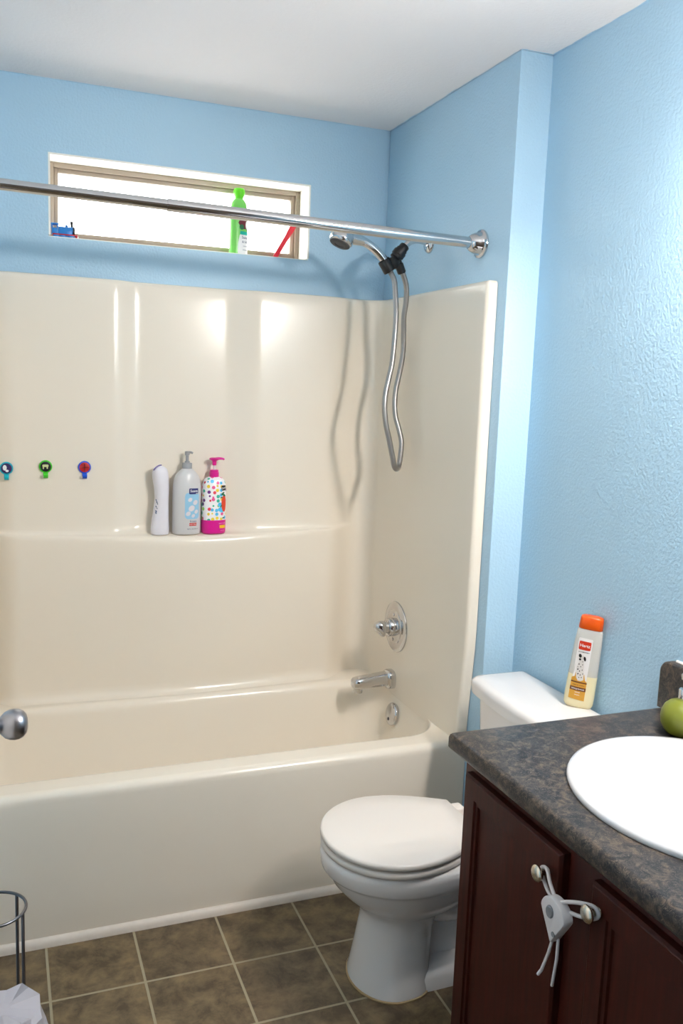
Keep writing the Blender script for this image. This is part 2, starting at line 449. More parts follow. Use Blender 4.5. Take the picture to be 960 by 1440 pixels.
MB().loft([sec(-.02, .026, .003, .026), sec(-.05, .026, .001, .025), sec(-.10, .026, -.002, .0225), sec(-.135, .026, -.004, .0215), sec(-.148, .0245, -.005, .0195), sec(-.1535, .020, -.006, .015), sec(-.1555, .010, -.007, .008)]).build('spout_body', M_chrome, sp, angle=60)
MB().lathe([(.017, 0.0), (.017, -.014), (.0155, -.018), (.012, -.018), (.011, -.012)], 28, Matrix.Translation((-.132, 0, -.022))).build('nozzle', M_chrome, sp)
va = thing('shower_valve', 'round chrome shower valve plate with lever knob, above the tub spout', 'valve', (-.035, -.325, .668))
A = ax((-1, 0, 0))
MB().lathe([(.090, -.004), (.0915, .001), (.090, .005), (.083, .008), (.072, .0095), (.062, .010), (.060, .0125), (.056, .0135), (.03, .014), (0, .0142)], 64, A).build('escutcheon', M_chrome, va)
MB().lathe([(.033, .010), (.033, .034), (.031, .037), (.022, .038), (.020, .052), (.0215, .054)], 40, A).build('sleeve', M_chrome, va)
hd = MB()
def hsec(x, hw, z0, z1, n=28):
    return [(x, hw * math.copysign(abs(math.cos(t_)) ** .8, math.cos(t_)), (z0 + z1) / 2 + (z1 - z0) / 2 * math.copysign(abs(math.sin(t_)) ** .8, math.sin(t_))) for t_ in [2 * PI * j / n for j in range(n)]]
hd.loft([hsec(-.047, .018, -.020, .018), hsec(-.050, .0215, -.032, .0235), hsec(-.056, .022, -.034, .0245), hsec(-.066, .020, -.026, .0235), hsec(-.076, .0165, -.016, .021), hsec(-.083, .012, -.007, .017), hsec(-.087, .006, .000, .012)])
hd.build('handle', M_chrome, va)
for sgn in (-1, 1):
    MB().lathe([(.006, .012), (.006, .0155), (0, .0165)], 14, ax((-1, 0, 0), (0, 0, sgn * .0 - .0 + sgn * .045))).build('screw', M_chrome, va)

# ------------------------------------------------------------------ hand shower, arm, hose  (in the plane y = -0.37)
YS = -.37
arm = thing('shower_fixture', 'chrome shower pipe with black plastic swivel bracket, high on the valve wall', 'shower fixture', (0, YS, 1.988))
MB().tube([(.004, 0, .004), (-.030, 0, .010), (-.055, 0, .010), (-.075, 0, .002), (-.092, 0, -.013), (-.102, 0, -.024)], .0105, 16, sub=4).build('shower_arm', M_chrome, arm)
MB().lathe([(.030, .0), (.030, .003), (.026, .010), (.018, .015), (.0115, .017)], 32, ax((-1, 0, 0), (0, 0, .002))).build('wall_flange', M_chrome, arm)
hb = bpy.data.objects.new('holder', None); COL.objects.link(hb); hb.parent = arm; hb.location = (-.104, 0, 1.960 - 1.988)
d1 = Vector((-.62, 0, -.78))
MB().lathe([(.015, -.014), (.0165, -.012), (.0165, .002), (.019, .003), (.019, .012), (.022, .013), (.022, .028), (.019, .030), (.019, .040), (.015, .042)], 24, ax(d1, (.004, 0, .006))).build('swivel', M_blackp, hb)
MB().lathe([(.0, -.020), (.014, -.0175), (.019, -.010), (.0205, 0), (.019, .010), (.014, .0175), (0, .020)], 24, Matrix.Translation((-.026, 0, -.042)), cap0=False, cap1=False).build('joint', M_blackp, hb)
MB().loft([sec(-.018, .013, -.040, .013, 3), sec(-.040, .013, -.046, .013, 3), sec(-.050, .012, -.050, .012, 3)]).build('bracket_neck', M_blackp, hb)
MB().lathe([(.0195, -.021), (.0205, -.019), (.0205, .019), (.0195, .021), (.0165, .021), (.0160, -.021)], 28, ax((.58, 0, -.80), (-.050, 0, -.052)), cap0=False, cap1=False).build('cradle', M_blackp, hb)
MB().lathe([(.011, -.014), (.0125, -.012), (.0125, .006), (.0145, .008), (.0145, .036), (.012, .040)], 24, ax((.42, 0, -.9), (-.010, 0, -.036))).build('outlet_nut', M_blackp, hb)
hs = thing('hand_shower', 'chrome hand shower resting in the black bracket below curtain rod', 'shower head', (-.152, YS, 1.908))
MB().tube([(.012, 0, -.018), (.0, 0, .002), (-.022, 0, .028), (-.052, 0, .052), (-.084, 0, .068), (-.118, 0, .074), (-.140, 0, .078)], [.0115, .0135, .0145, .014, .0145, .019, .022], 20, sub=5).build('handle', M_chrome, hs)
MB().lathe([(0, -.030), (.016, -.028), (.028, -.022), (.0365, -.010), (.039, .004), (.0385, .014), (.034, .020), (.030, .021)], 36, ax((-.38, -.06, -.92), (-.162, -.002, .074))).build('head_shell', M_chrome, hs)
MB().lathe([(.034, .015), (.034, .023), (.031, .0255), (.017, .026), (.0155, .024), (.0, .0245)], 36, ax((-.38, -.06, -.92), (-.162, -.002, .074))).build('spray_face', M_dgrey, hs)
hose_pts = [(-0.1395, -0.3700, 1.8890), (-0.1300, -0.3832, 1.8603), (-0.1293, -0.3961, 1.8120), (-0.1299, -0.4083, 1.7613), (-0.1350, -0.4195, 1.6964), (-0.1448, -0.4293, 1.5979), (-0.1583, -0.4375, 1.5440), (-0.1709, -0.4439, 1.4904), (-0.1738, -0.4483, 1.4419), (-0.1661, -0.4506, 1.3886), (-0.1526, -0.4507, 1.3401), (-0.1371, -0.4487, 1.2846), (-0.1284, -0.4445, 1.2571), (-0.1148, -0.4345, 1.2448), (-0.0969, -0.4132, 1.2519), (-0.0830, -0.3941, 1.2878), (-0.0733, -0.3757, 1.3311), (-0.0770, -0.3602, 1.3721), (-0.0854, -0.3458, 1.4146), (-0.0855, -0.3329, 1.4596), (-0.0808, -0.3282, 1.5100), (-0.0705, -0.3289, 1.5656), (-0.0630, -0.3332, 1.6312), (-0.0672, -0.3387, 1.7017), (-0.0724, -0.3465, 1.7517), (-0.0710, -0.3551, 1.8014), (-0.0769, -0.3634, 1.8508), (-0.0965, -0.3700, 1.8920)]
ho = MB().tube(hose_pts, .0090, 16, sub=6).build('shower_hose', M_hose)
tag(ho, 'long silver shower hose hanging in a loop from the black bracket', 'hose')

# ------------------------------------------------------------------ curtain rod
rod = thing('shower_curtain_rod', 'chrome tension curtain rod spanning the bath in front of the window', 'curtain rod', (0, -.714, 1.945))
sl = .0135
def rp(x): return (x, 0, -x * sl)
MB().tube([rp(-.93), rp(-.006)], .0160, 24).build('outer_tube', M_chrome, rod)
MB().tube([rp(XL + .006), rp(-.92)], .0140, 24).build('inner_tube', M_chrome, rod)
MB().tube([rp(-.932), rp(-.9295)], .0168, 24).build('collar', M_chrome, rod)
bell = [(.0405, 0), (.042, .003), (.041, .007), (.034, .010), (.032, .014), (.030, .024), (.026, .034), (.022, .040), (.0185, .043), (.0165, .044)]
MB().lathe(bell, 44, ax((-1, 0, 0), (0, 0, 0))).build('end_flange', M_chrome, rod)
MB().lathe(bell, 44, ax((1, 0, 0), (XL, 0, -XL * sl))).build('end_flange', M_chrome, rod)

# ------------------------------------------------------------------ decals on bottles
def wrap_cyl(a, b, x0=0.0, k=2.0):
    def f(u, z, eps=.0006):
        th = max(-1.5, min(1.5, (u + x0) / a)); s_ = math.sin(th)
        y = b * max(0.0, 1 - abs(s_) ** k) ** (1 / k)
        n = Vector((math.copysign(abs(s_) ** (k - 1) / a, s_), -(y / b) ** (k - 1) / b)).normalized()
        return (a * s_ + n.x * eps, -y + n.y * eps, z)
    return f
def flat_front(y0):
    def f(u, z, eps=.0006): return (u, y0 - eps, z)
    return f
def decal(m, poly, f, eps=.0006, n=10):
    """fill a 2D polygon (u,z) in narrow strips so that it follows the curved front"""
    bm = bmesh.new()
    vs = [bm.verts.new((p[0], p[1], 0)) for p in poly]
    bm.faces.new(vs)
    us = [p[0] for p in poly]; lo, hi = min(us), max(us)
    for k in range(1, n):
        c = lo + (hi - lo) * k / n
        bmesh.ops.bisect_plane(bm, geom=list(bm.verts) + list(bm.edges) + list(bm.faces), plane_co=(c, 0, 0), plane_no=(1, 0, 0))
    bmesh.ops.triangulate(bm, faces=list(bm.faces))
    bm.verts.index_update()
    m.add([f(v.co.x, v.co.y, eps) for v in bm.verts], [[v.index for v in fc.verts] for fc in bm.faces])
    bm.free(); return m
def rpoly(u0, u1, z0, z1, r, n=5):
    out = []
    for (cx, cy, a0) in ((u1 - r, z1 - r, 0), (u0 + r, z1 - r, 90), (u0 + r, z0 + r, 180), (u1 - r, z0 + r, 270)):
        for j in range(n + 1):
            a = math.radians(a0 + 90 * j / n); out.append((cx + r * math.cos(a), cy + r * math.sin(a)))
    return out
def epoly(cu, cz, ru, rz, n=18, rot=0):
    out = []
    for j in range(n):
        a = 2 * PI * j / n; x = ru * math.cos(a); y = rz * math.sin(a)
        out.append((cu + x * math.cos(rot) - y * math.sin(rot), cz + x * math.sin(rot) + y * math.cos(rot)))
    return out
def text(m, s, f, u, z, size, eps=.0012, rot=0, shear=0):
    cu = bpy.data.curves.new('t', 'FONT'); cu.body = s; cu.size = size; cu.align_x = 'CENTER'; cu.align_y = 'CENTER'; cu.shear = shear
    cu.resolution_u = 3; cu.offset = size * .012
    o = bpy.data.objects.new('t', cu); COL.objects.link(o)
    bpy.context.view_layer.update()
    me = bpy.data.meshes.new_from_object(o.evaluated_get(bpy.context.evaluated_depsgraph_get()))
    vs = []
    for v in me.vertices:
        x, y = v.co.x, v.co.y
        vs.append(f(u + x * math.cos(rot) - y * math.sin(rot), z + x * math.sin(rot) + y * math.cos(rot), eps))
    m.add(vs, [list(p.vertices) for p in me.polygons])
    bpy.data.objects.remove(o); bpy.data.curves.remove(cu); bpy.data.meshes.remove(me)
    return m
def superloft(secs, n=40, k=2.6):
    """secs: (z, half width, half depth[, x shift]) -> rings"""
    out = []
    for s in secs:
        z, a, b = s[:3]; dx = s[3] if len(s) > 3 else 0
        out.append([(dx + a * math.copysign(abs(math.cos(t_)) ** (2 / k), math.cos(t_)), b * math.copysign(abs(math.sin(t_)) ** (2 / k), math.sin(t_)), z) for t_ in [2 * PI * j / n for j in range(n)]])
    return out

# ------------------------------------------------------------------ bottles on the shelf
ZS = .9855
# white curved bottle
bw = thing('lotion_bottle', 'white curvy bottle at left end of the trio on the tub shelf', 'bottle', (-.842, -0.098, ZS), 0.25)
MB().loft(superloft([(0, .029, .021, .002), (.004, .0315, .023, .002), (.02, .0315, .023, .002), (.05, .029, .022, .003), (.09, .0255, .021, .006), (.125, .0235, .020, .008), (.16, .025, .021, .007), (.19, .0275, .0215, .004), (.212, .0275, .021, .002), (.226, .023, .0185, .001), (.233, .015, .012, .0), (.2355, .005, .004, 0)], 36, 2.3)).build('body', M_whitep, bw, angle=70)
MB().tube([(-.0255, -.008, .222), (-.019, -.0125, .2315), (-.008, -.010, .2375), (.004, -.004, .2385)], .0022, 8, sub=4).build('cap_edge', M_lav, bw)
mk = MB()
mkf = lambda u, z, e=.0006: (u, -.0222 - e, z)
for (u, z, s) in ((-.022, .122, .0035), (-.0195, .115, .004), (-.017, .109, .003), (-.022, .1, .0035), (-.0185, .094, .003), (-.022, .084, .0045), (-.0225, .078, .004)):
    decal(mk, epoly(u, z, s * .55, s, 10, .5), mkf, n=2)
mk.build('print', M_greyprint, bw)

# large grey pump bottle
bg = thing('pump_bottle', 'large silver-grey pump bottle with light blue label, middle of the shelf trio', 'bottle', (-.748, -0.095, ZS), 0.10)
ga, gb = .0495, .033
MB().loft(superloft([(0, .045, .029), (.003, .048, .032), (.01, ga, gb), (.15, ga, gb), (.172, .0485, .0325), (.190, .045, .031), (.205, .038, .028), (.217, .028, .024), (.225, .018, .018), (.228, .0155, .0155)], 48, 2.15)).build('body', M_lgrey, bg, angle=70)
MB().lathe([(.0155, .226), (.017, .227), (.017, .244), (.016, .246), (.009, .247), (.0085, .252)], 28).build('collar', M_mgrey, bg)
MB().lathe([(.0055, .250), (.0055, .272), (.008, .273), (.0085, .284), (.006, .286)], 20).tube([(0, 0, .281), (.012, -.004, .2825), (.018, -.0055, .279)], [.005, .004, .003], 12, sub=3).build('pump_head', M_mgrey, bg)
gf = wrap_cyl(ga, gb, .012, 2.15)
m = MB(); decal(m, rpoly(-.028, .027, .055, .146, .012), gf, .0006, 14); m.build('label', M_sky, bg)
m = MB(); decal(m, rpoly(-.014, .022, .141, .161, .003), gf, .0010, 8); lg = m.build('logo', M_navy, bg)
m = MB(); text(m, 'Suave', gf, .004, .152, .0125, .0015); text(m, 'kids', gf, .016, .1435, .006, .0015); m.build('lettering', M_wprint, lg)
m = MB()   # pale abstract snow swirls instead of the pictured character
for (u, z, s) in ((-.010, .122, .008), (.010, .112, .010), (-.004, .092, .012), (.014, .080, .008), (-.016, .074, .009), (.002, .066, .007)):
    decal(m, epoly(u, z, s, s * .8, 16, .6), gf, .0010, 5)
m.build('snow_print', mat('pale_print', srgb(222, 216, 222), rough=.4), bg)
m = MB(); text(m, 'frozen', gf, .003, .047, .010, .001); m.build('lettering', M_greyprint, bg)
m = MB(); decal(m, rpoly(-.012, .016, .0315, .0415, .001), gf, .0008, 6); m.build('red_band', M_redp, bg)
m = MB(); text(m, 'BODY WASH', gf, .002, .0365, .0045, .0014); m.build('lettering', M_wprint, bg)
m = MB(); text(m, '28 FL OZ 828 mL', gf, .002, .0205, .0058, .001); m.build('lettering', M_greyprint, bg)

# pink and dotted pump bottle
bp = thing('pump_bottle', 'white dotted bottle with magenta base and pump, right of the shelf trio', 'bottle', (-.653, -0.094, ZS), 0.12)
pa, pb = .0425, .030
MB().loft(superloft([(.048, pa, pb), (.155, pa, pb), (.172, .0405, .029), (.186, .036, .0265), (.194, .028, .022), (.198, .018, .016)], 48, 2.5)).build('body', M_dots, bp, angle=70)
MB().loft(superloft([(0, .038, .026), (.003, .041, .029), (.01, pa, pb), (.046, pa, pb), (.049, pa, pb)], 48, 2.5)).build('base_band', M_pink, bp, angle=70)
MB().lathe([(.0165, .196), (.0165, .213), (.015, .214), (.0145, .222), (.008, .223)], 28).build('collar', M_pink, bp)
MB().lathe([(.0045, .222), (.0045, .243)], 16).build('stem', mat('clear_white', srgb(236, 226, 232), rough=.2), bp)
MB().lathe([(.007, .238), (.0075, .252), (.010, .254), (.017, .258), (.018, .261), (.014, .264), (0, .265)], 24).tube([(0, 0, .260), (.014, -.004, .2615), (.026, -.008, .2615), (.033, -.010, .2585)], [.005, .005, .004, .003], 12, sub=3).build('pump_head', M_pink, bp)
pf = wrap_cyl(pa, pb, -.012, 2.5)
m = MB(); decal(m, epoly(.043, .107, .013, .030, 22), pf, .0008, 6); m.build('red_blot', mat('coral_red_print', srgb(222, 70, 44), rough=.4), bp)
for (u, z, s, r_) in ((.036, .142, .009, .6), (.042, .136, .010, -.4), (.030, .128, .006, .2), (.029, .098, .006, 1.0), (.040, .056, .006, .1)):
    m = MB(); decal(m, epoly(u, z, s, s * .38, 12, r_), pf, .0011, 4); m.build('leaf_print', M_dgreen, bp)
m = MB()
for (u, z, s) in ((.024, .103, .008), (.032, .086, .011), (.024, .086, .007)): decal(m, epoly(u, z, s, s, 14), pf, .0007, 4)
m.build('blue_print', mat('bright_blue_print', srgb(86, 196, 240), rough=.4), bp)
m = MB(); decal(m, rpoly(.029, .052, .152, .170, .006), pf, .0009, 6); lg = m.build('logo', M_blackprint, bp)
m = MB(); text(m, 'Shop', pf, .040, .161, .0105, .0014, .25); m.build('lettering', M_wprint, lg)
m = MB(); decal(m, rpoly(.024, .052, .020, .031, .001), pf, .0008, 6); m.build('yellow_band', M_yel, bp)
M_pp = mat('pale_pink_print', srgb(238, 170, 214), rough=.4)
m = MB(); text(m, 'BODY WASH', pf, .036, .037, .005, .0010); m.build('lettering', M_pp, bp)
m = MB(); text(m, '8 FL OZ', pf, .036, .012, .0045, .0010); m.build('lettering', M_pp, bp)

# ------------------------------------------------------------------ three small hooks stuck on the back panel
def hook(x, z, rim, disc, label):
    h = thing('adhesive_hook', label, 'hook', (x, -.0872, z), 0, 'small round hooks on the tub surround')
    A = ax((0, -1, 0))
    MB().lathe([(.0205, 0), (.0205, .0045), (.0195, .0058), (.017, .006), (0, .006)], 36, A).build('disc', rim, h)
    MB().lathe([(.0165, .0055), (.0165, .0068), (.015, .0072), (0, .0073)], 36, A).build('face_plate', disc, h)
    hk = MB(); hk.box(-.0075, .0075, -.0045, -.0005, -.031, -.015, .0015)
    hk.loft([[(x_, -.0025 - .013 * math.sin(t_) - dd * math.sin(t_), -.027 - .009 * (math.cos(t_)) + .0005 + dd * -math.cos(t_)) for x_, dd in ((-.007, 0), (.007, 0), (.007, .0028), (-.007, .0028))] for t_ in [PI * k / 10 * .6 for k in range(11)]])
    hk.build('hook', rim, h)
    return h
h1 = hook(-1.328, 1.211, M_cyan, M_purple, 'small round cyan hook with purple face plate, leftmost of three')
h2 = hook(-1.209, 1.217, M_hgreen, mat('dark_disc_print', srgb(20, 22, 30), rough=.35), 'small round green hook with black face plate, middle of three')
h3 = hook(-1.087, 1.215, M_hblue, M_dred, 'small round blue hook with red face plate, right of three')
ff = flat_front(.0)
def fdec(parent, name, matl, polys):
    m = MB()
    for p in polys: decal(m, p, lambda u, z, e: (u, -.0073 - e, z), .0003, 2)
    m.build(name, matl, parent)
fdec(h1, 'white_print', M_wprint, [epoly(-.005, .002, .006, .009, 14), epoly(.002, -.008, .005, .004, 12)])
fdec(h2, 'pale_print', mat('pale_yellow_print', srgb(206, 212, 150), rough=.4), [rpoly(-.010, .009, -.001, .007, .003), rpoly(-.009, -.005, -.008, .0, .0015), rpoly(.003, .007, -.007, .0, .0015)])
fdec(h3, 'dark_print', mat('dark_red_dark_print', srgb(70, 14, 18), rough=.4), [rpoly(-.0012, .0012, -.014, .012, .0006), rpoly(-.013, .013, -.0005, .0008, .0003)])

# ------------------------------------------------------------------ things on the window sill
ZW = WZ0 + .0032
# toy steam engine
ty = thing('toy_train', 'small blue toy steam engine on the window sill, left corner', 'toy', (-1.137, .050, ZW), 0)
ty.scale = (1.1, 1.1, 1.1)
MB().box(-.034, .036, -.015, .015, .0095, .0125, .001).box(.033, .0375, -.015, .015, .004, .0125, .001).build('footplate', M_redplastic, ty)
MB().box(-.030, .030, -.0085, .0085, .0035, .0095, .001).build('chassis', M_toyblue, ty)
MB().lathe([(.0, -.016), (.0115, -.016), (.0115, .026)], 24, ax((1, 0, 0), (.0, 0, .0245))).box(-.017, .022, -.0145, .0145, .0125, .0275, .001).build('boiler', M_toyblue, ty)
MB().lathe([(.0125, 0), (.0125, .004), (.0115, .0055), (0, .0055)], 24, ax((1, 0, 0), (.025, 0, .0245))).build('smokebox_door', M_blackp, ty)
cb = MB().box(-.036, -.018, -.0145, .0145, .0125, .029, .001)
for (x, y) in ((-.0348, -.0132), (-.0192, -.0132), (-.0348, .0132), (-.0192, .0132)): cb.box(x - .0012, x + .0012, y - .0012, y + .0012, .028, .0405)
cb.box(-.038, -.0155, -.0155, .0155, .0395, .0425, .001)
cb.build('cab', M_toyblue, ty)
MB().lathe([(.0036, .034), (.0036, .040), (.0044, .049), (.0052, .0515), (.004, .052)], 16, Matrix.Translation((.022, 0, 0))).build('chimney', M_blackp, ty)
MB().lathe([(.004, .034), (.004, .0375), (.0028, .041), (.001, .042)], 16, Matrix.Translation((.007, 0, 0))).build('dome', M_toyblue, ty)
for x in (-.024, -.004, .018):
    for s_ in (-1, 1):
        MB().lathe([(.0, 0), (.0068, 0), (.0075, .001), (.0075, .003), (.0055, .004), (0, .004)], 20, ax((0, s_, 0), (x, s_ * .0085, .0076))).build('wheel', M_toyblue, ty)
MB().box(.037, .046, -.013, .013, .0005, .0035, .001).box(.0365, .0405, -.012, .012, .002, .009, .001).build('buffer', M_wprint, ty)
# green shampoo bottle
gs = thing('shampoo_bottle', 'tall green shampoo bottle with lime cap, standing on the window sill', 'bottle', (-.546, .055, ZW), .22)
sa_, sb_ = .0335, .021
MB().loft(superloft([(0, .031, .018), (.003, .033, .0205), (.008, sa_, sb_), (.13, .0325, sb_), (.160, .031, .020), (.178, .027, .018), (.188, .020, .015), (.193, .014, .013)], 40, 2.3)).build('body', M_green, gs, angle=70)
MB().lathe([(.0145, .192), (.0145, .196), (.0185, .204), (.0205, .213), (.0195, .222), (.017, .227), (.008, .229), (0, .229)], 28).build('cap', M_lime, gs)
sf = wrap_cyl(sa_, sb_, .006, 2.3)
m = MB(); decal(m, [(-.018, .004), (.036, .004), (.036, .076), (-.002, .078), (-.012, .066), (-.017, .040)], sf, .0006, 12); m.build('label', M_wprint, gs)
m = MB(); decal(m, [(-.018, .108), (-.012, .120), (-.002, .126), (.010, .124), (.018, .114), (.022, .098), (.028, .080), (.014, .090), (.004, .088), (-.008, .096)], sf, .0007, 8); m.build('fruit_print', M_maroon, gs)
m = MB(); decal(m, epoly(-.004, .095, .009, .009, 16), sf, .0010, 5); m.build('leaf_print', M_dgreen, gs)
m = MB(); decal(m, epoly(.022, .104, .010, .016, 18), sf, .0010, 5); m.build('white_print', M_wprint, gs)
m = MB(); decal(m, rpoly(-.010, .034, .069, .081, .004), sf, .0010, 8); m.build('teal_band', M_teal, gs)
m = MB(); text(m, 'Suave', sf, .012, .060, .013, .001); text(m, '& Soft', sf, .012, .045, .011, .001)
text(m, 'coconut', sf, .012, .031, .006, .001); text(m, 'shampoo', sf, .012, .018, .006, .001); m.build('lettering', M_greyprint, gs)
# red plastic stick
rs = MB()
p0, p1 = Vector((-.405, .075, ZW + .0045)), Vector((-.318, .092, 2.108)); dv = (p1 - p0).normalized()
side = dv.cross(Vector((0, 1, 0))).normalized(); th_ = dv.cross(side)
def cs(p, a, b):
    out = []
    for j in range(16):
        t_ = 2 * PI * j / 16
        out.append(p + side * a * math.copysign(abs(math.cos(t_)) ** .6, math.cos(t_)) + th_ * b * math.copysign(abs(math.sin(t_)) ** .6, math.sin(t_)))
    return out
Ln = (p1 - p0).length
rs.loft([cs(p0 + dv * Ln * k, a_, .004) for k, a_ in ((0, .0060), (.02, .0085), (.3, .0085), (.6, .0088), (.68, .0105), (.9, .0105), (.97, .0095), (1, .007))])
tag(rs.build('plastic_stick', M_redplastic), 'red plastic stick leaning in the right corner of the window', 'stick')

# ------------------------------------------------------------------ toilet
YT = -1.190
to = thing('toilet', 'white two-piece toilet with closed lid, between tub and vanity', 'toilet', (0, YT, 0))
NS = 56
def egg(xf, xb, hw, z, kb=2.6):
    """outline with a round nose at xf and a squarer back at xb"""
    xm = xf + (hw * 1.12 if (xb - xf) > hw * 2.2 else (xb - xf) * .5)
    out = []
    for j in range(NS):
        t_ = 2 * PI * j / NS; c, s_ = math.cos(t_), math.sin(t_)
        if c < 0: out.append((xm + c * (xm - xf), hw * s_, z))
        else: out.append((xm + (xb - xm) * abs(c) ** (2 / kb), hw * math.copysign(abs(s_) ** (2 / kb), s_), z))
    return out
bo = MB()
bo.loft([egg(-.528, -.330, .118, 0), egg(-.528, -.330, .118, .012), egg(-.524, -.330, .112, .03), egg(-.513, -.325, .100, .10), egg(-.505, -.318, .091, .16), egg(-.503, -.305, .090, .190),
         egg(-.510, -.28, .102, .205), egg(-.530, -.255, .124, .225), egg(-.562, -.22, .148, .255), egg(-.583, -.19, .161, .28), egg(-.592, -.18, .166, .300), egg(-.596, -.175, .169, .309),
         egg(-.606, -.165, .176, .313), egg(-.611, -.160, .179, .320), egg(-.614, -.155, .181, .345), egg(-.613, -.155, .180, .357), egg(-.606, -.16, .174, .363)])
# rear shelf under the tank, S-trap and foot
bo.box(-.26, .085, -.115, .115, .255, .362, .022, 4)
bo.loft([egg(-.46, .06, .100, 0), egg(-.46, .06, .100, .035), egg(-.45, .05, .092, .046), egg(-.44, .04, .08, .050)])
bo.tube([(-.36, 0, .25), (-.28, 0, .205), (-.21, 0, .20), (-.14, 0, .235), (-.085, 0, .245), (-.045, 0, .20), (-.04, 0, .10), (-.05, 0, .02)], [.085, .076, .068, .066, .066, .066, .07, .075], 24, sub=4)
bo.loft([[(-.44, -.03, .04), (-.44, .03, .04), (-.44, .03, .2), (-.44, -.03, .2)], [(-.02, -.03, .04), (-.02, .03, .04), (-.02, .03, .27), (-.02, -.03, .27)]])
bo.build('bowl', M_porc, to, angle=50)
MB().loft([egg(-.531, -.327, .121, .0005), egg(-.531, -.327, .121, .004), egg(-.526, -.330, .117, .006)], True, False).build('caulk_line', mat('tan_caulk', srgb(176, 150, 112), rough=.6), to)
for s_ in (-1, 1):
    MB().lathe([(.016, 0), (.016, .010), (.013, .017), (.006, .020), (0, .0205)], 20, Matrix.Translation((-.20, s_ * .082, .046))).build('bolt_cap', M_porc, to)
def dshape(xf, xb, hw, hb, z, n=NS):
    """toilet lid: round nose, narrowing to a straight hinge edge"""
    xm = -.435; out = []
    for j in range(40):
        a_ = PI / 2 + PI * j / 39
        out.append((xm + math.cos(a_) * (xm - xf), hw * math.sin(a_), z))
    # lower side going back, then the straight edge, then upper side
    K = 8
    for j in range(1, K + 1):
        u = j / K; out.append((xm + (xb - xm) * u, -(hw + (hb - hw) * (1 - math.cos(u * PI / 2))), z))
    for j in range(1, 8): out.append((xb, -hb + 2 * hb * j / 8, z))
    for j in range(K, 0, -1):
        u = j / K; out.append((xm + (xb - xm) * u, (hw + (hb - hw) * (1 - math.cos(u * PI / 2))), z))
    return out
def dslab(xf, xb, hw, hb, z0, z1, r, dome=0.0):
    rg = [dshape(xf + r, xb - r * .5, hw - r, hb - r * .5, z0)]
    rg += [dshape(xf, xb, hw, hb, z0 + r * .6), dshape(xf, xb, hw, hb, z1 - r)]
    rg += [dshape(xf + r * .3, xb - r * .2, hw - r * .3, hb - r * .2, z1 - r * .35), dshape(xf + r, xb - r * .5, hw - r, hb - r * .5, z1)]
    for k in (.3, .6, .9):
        rg.append(dshape(xf + r + (-.435 - xf) * k * .9, xb - (xb + .435) * k * .9, (hw - r) * (1 - k * .95), (hb) * (1 - k * .95), z1 + dome * math.sin(k * PI / 2)))
    return MB().loft(rg)
dslab(-.612, -.225, .181, .10, .366, .384, .006).build('seat', M_seat, to, angle=60)
dslab(-.614, -.222, .182, .098, .3885, .405, .006, .003).build('seat_lid', M_seat, to, angle=60)
for s_ in (-1, 1):
    MB().box(-.232, -.188, s_ * .072 - .018, s_ * .072 + .018, .362, .398, .008, 3).build('hinge', M_seat, to)
# tank
def tank_ring(x0, x1, hw, z, bow=.018, r=.035, n=14):
    out = []
    # front (x0, bowed) going from +y to -y, then back edge
    for j in range(n + 1):
        y = hw - r - (2 * (hw - r)) * j / n
        out.append((x0 - bow * (1 - (y / hw) ** 2), y, z))
    for j in range(1, 7):
        a_ = PI + (PI / 2) * j / 6
        xc = x0 - bow * (1 - ((hw - r) / hw) ** 2) + r
        out.append((xc + r * math.cos(a_), -hw + r + r * math.sin(a_), z))
    out.append((x1 - .012, -hw, z)); out.append((x1 - .003, -hw + .003, z)); out.append((x1, -hw + .012, z))
    out.append((x1, hw - .012, z)); out.append((x1 - .003, hw - .003, z)); out.append((x1 - .012, hw, z))
    for j in range(0, 6):
        a_ = PI / 2 + (PI / 2) * j / 6
        xc = x0 - bow * (1 - ((hw - r) / hw) ** 2) + r
        out.append((xc + r * math.cos(a_), hw - r + r * math.sin(a_), z))
    return out
MB().loft([tank_ring(-.050, .070, .185, .360), tank_ring(-.060, .080, .198, .375), tank_ring(-.068, .084, .208, .45), tank_ring(-.074, .084, .222, .655)]).build('tank', M_porc, to, angle=50)
MB().loft([tank_ring(-.074, .084, .224, .652), tank_ring(-.090, .086, .240, .655), tank_ring(-.092, .087, .242, .662), tank_ring(-.093, .087, .243, .682), tank_ring(-.091, .086, .241, .692), tank_ring(-.084, .084, .235, .6985), tank_ring(-.070, .078, .222, .7015), tank_ring(-.03, .05, .15, .7035, .006, .02)]).build('tank_lid', M_porc, to, angle=50)

# ------------------------------------------------------------------ shampoo bottle on the tank
hz = thing('shampoo_bottle', 'frosted pet shampoo bottle with orange cap leaning on the wall atop the tank', 'bottle', (.0565, -1.258, .7035), -.72)
hz.rotation_euler = (.0, .085, -.72)
ha, hbb = .0315, .0165
HS = [(0, .031, .0145), (.003, .0345, .0172), (.010, .0375, .0185), (.03, .038, .019), (.10, .0368, .0185), (.17, .0345, .0178), (.205, .0322, .0170), (.212, .029, .0155)]
MB().loft(superloft(HS, 44, 2.6)).build('body', M_frost, hz, angle=70)
cpm = MB().loft(superloft([(.2115, .0295, .0162), (.213, .0305, .0172), (.238, .0290, .0166), (.2435, .0272, .0152), (.2455, .0225, .0125)], 44, 2.8))
cpm.build('cap', M_orange, hz, angle=50)
MB().loft(superloft([(0, .010, .003), (.0015, .0085, .0025)], 20, 2.2), M=Matrix.Translation((-.004, -.0148, .240)) @ Matrix.Rotation(1.35, 4, 'X')).build('flip_tab', M_orange, hz)
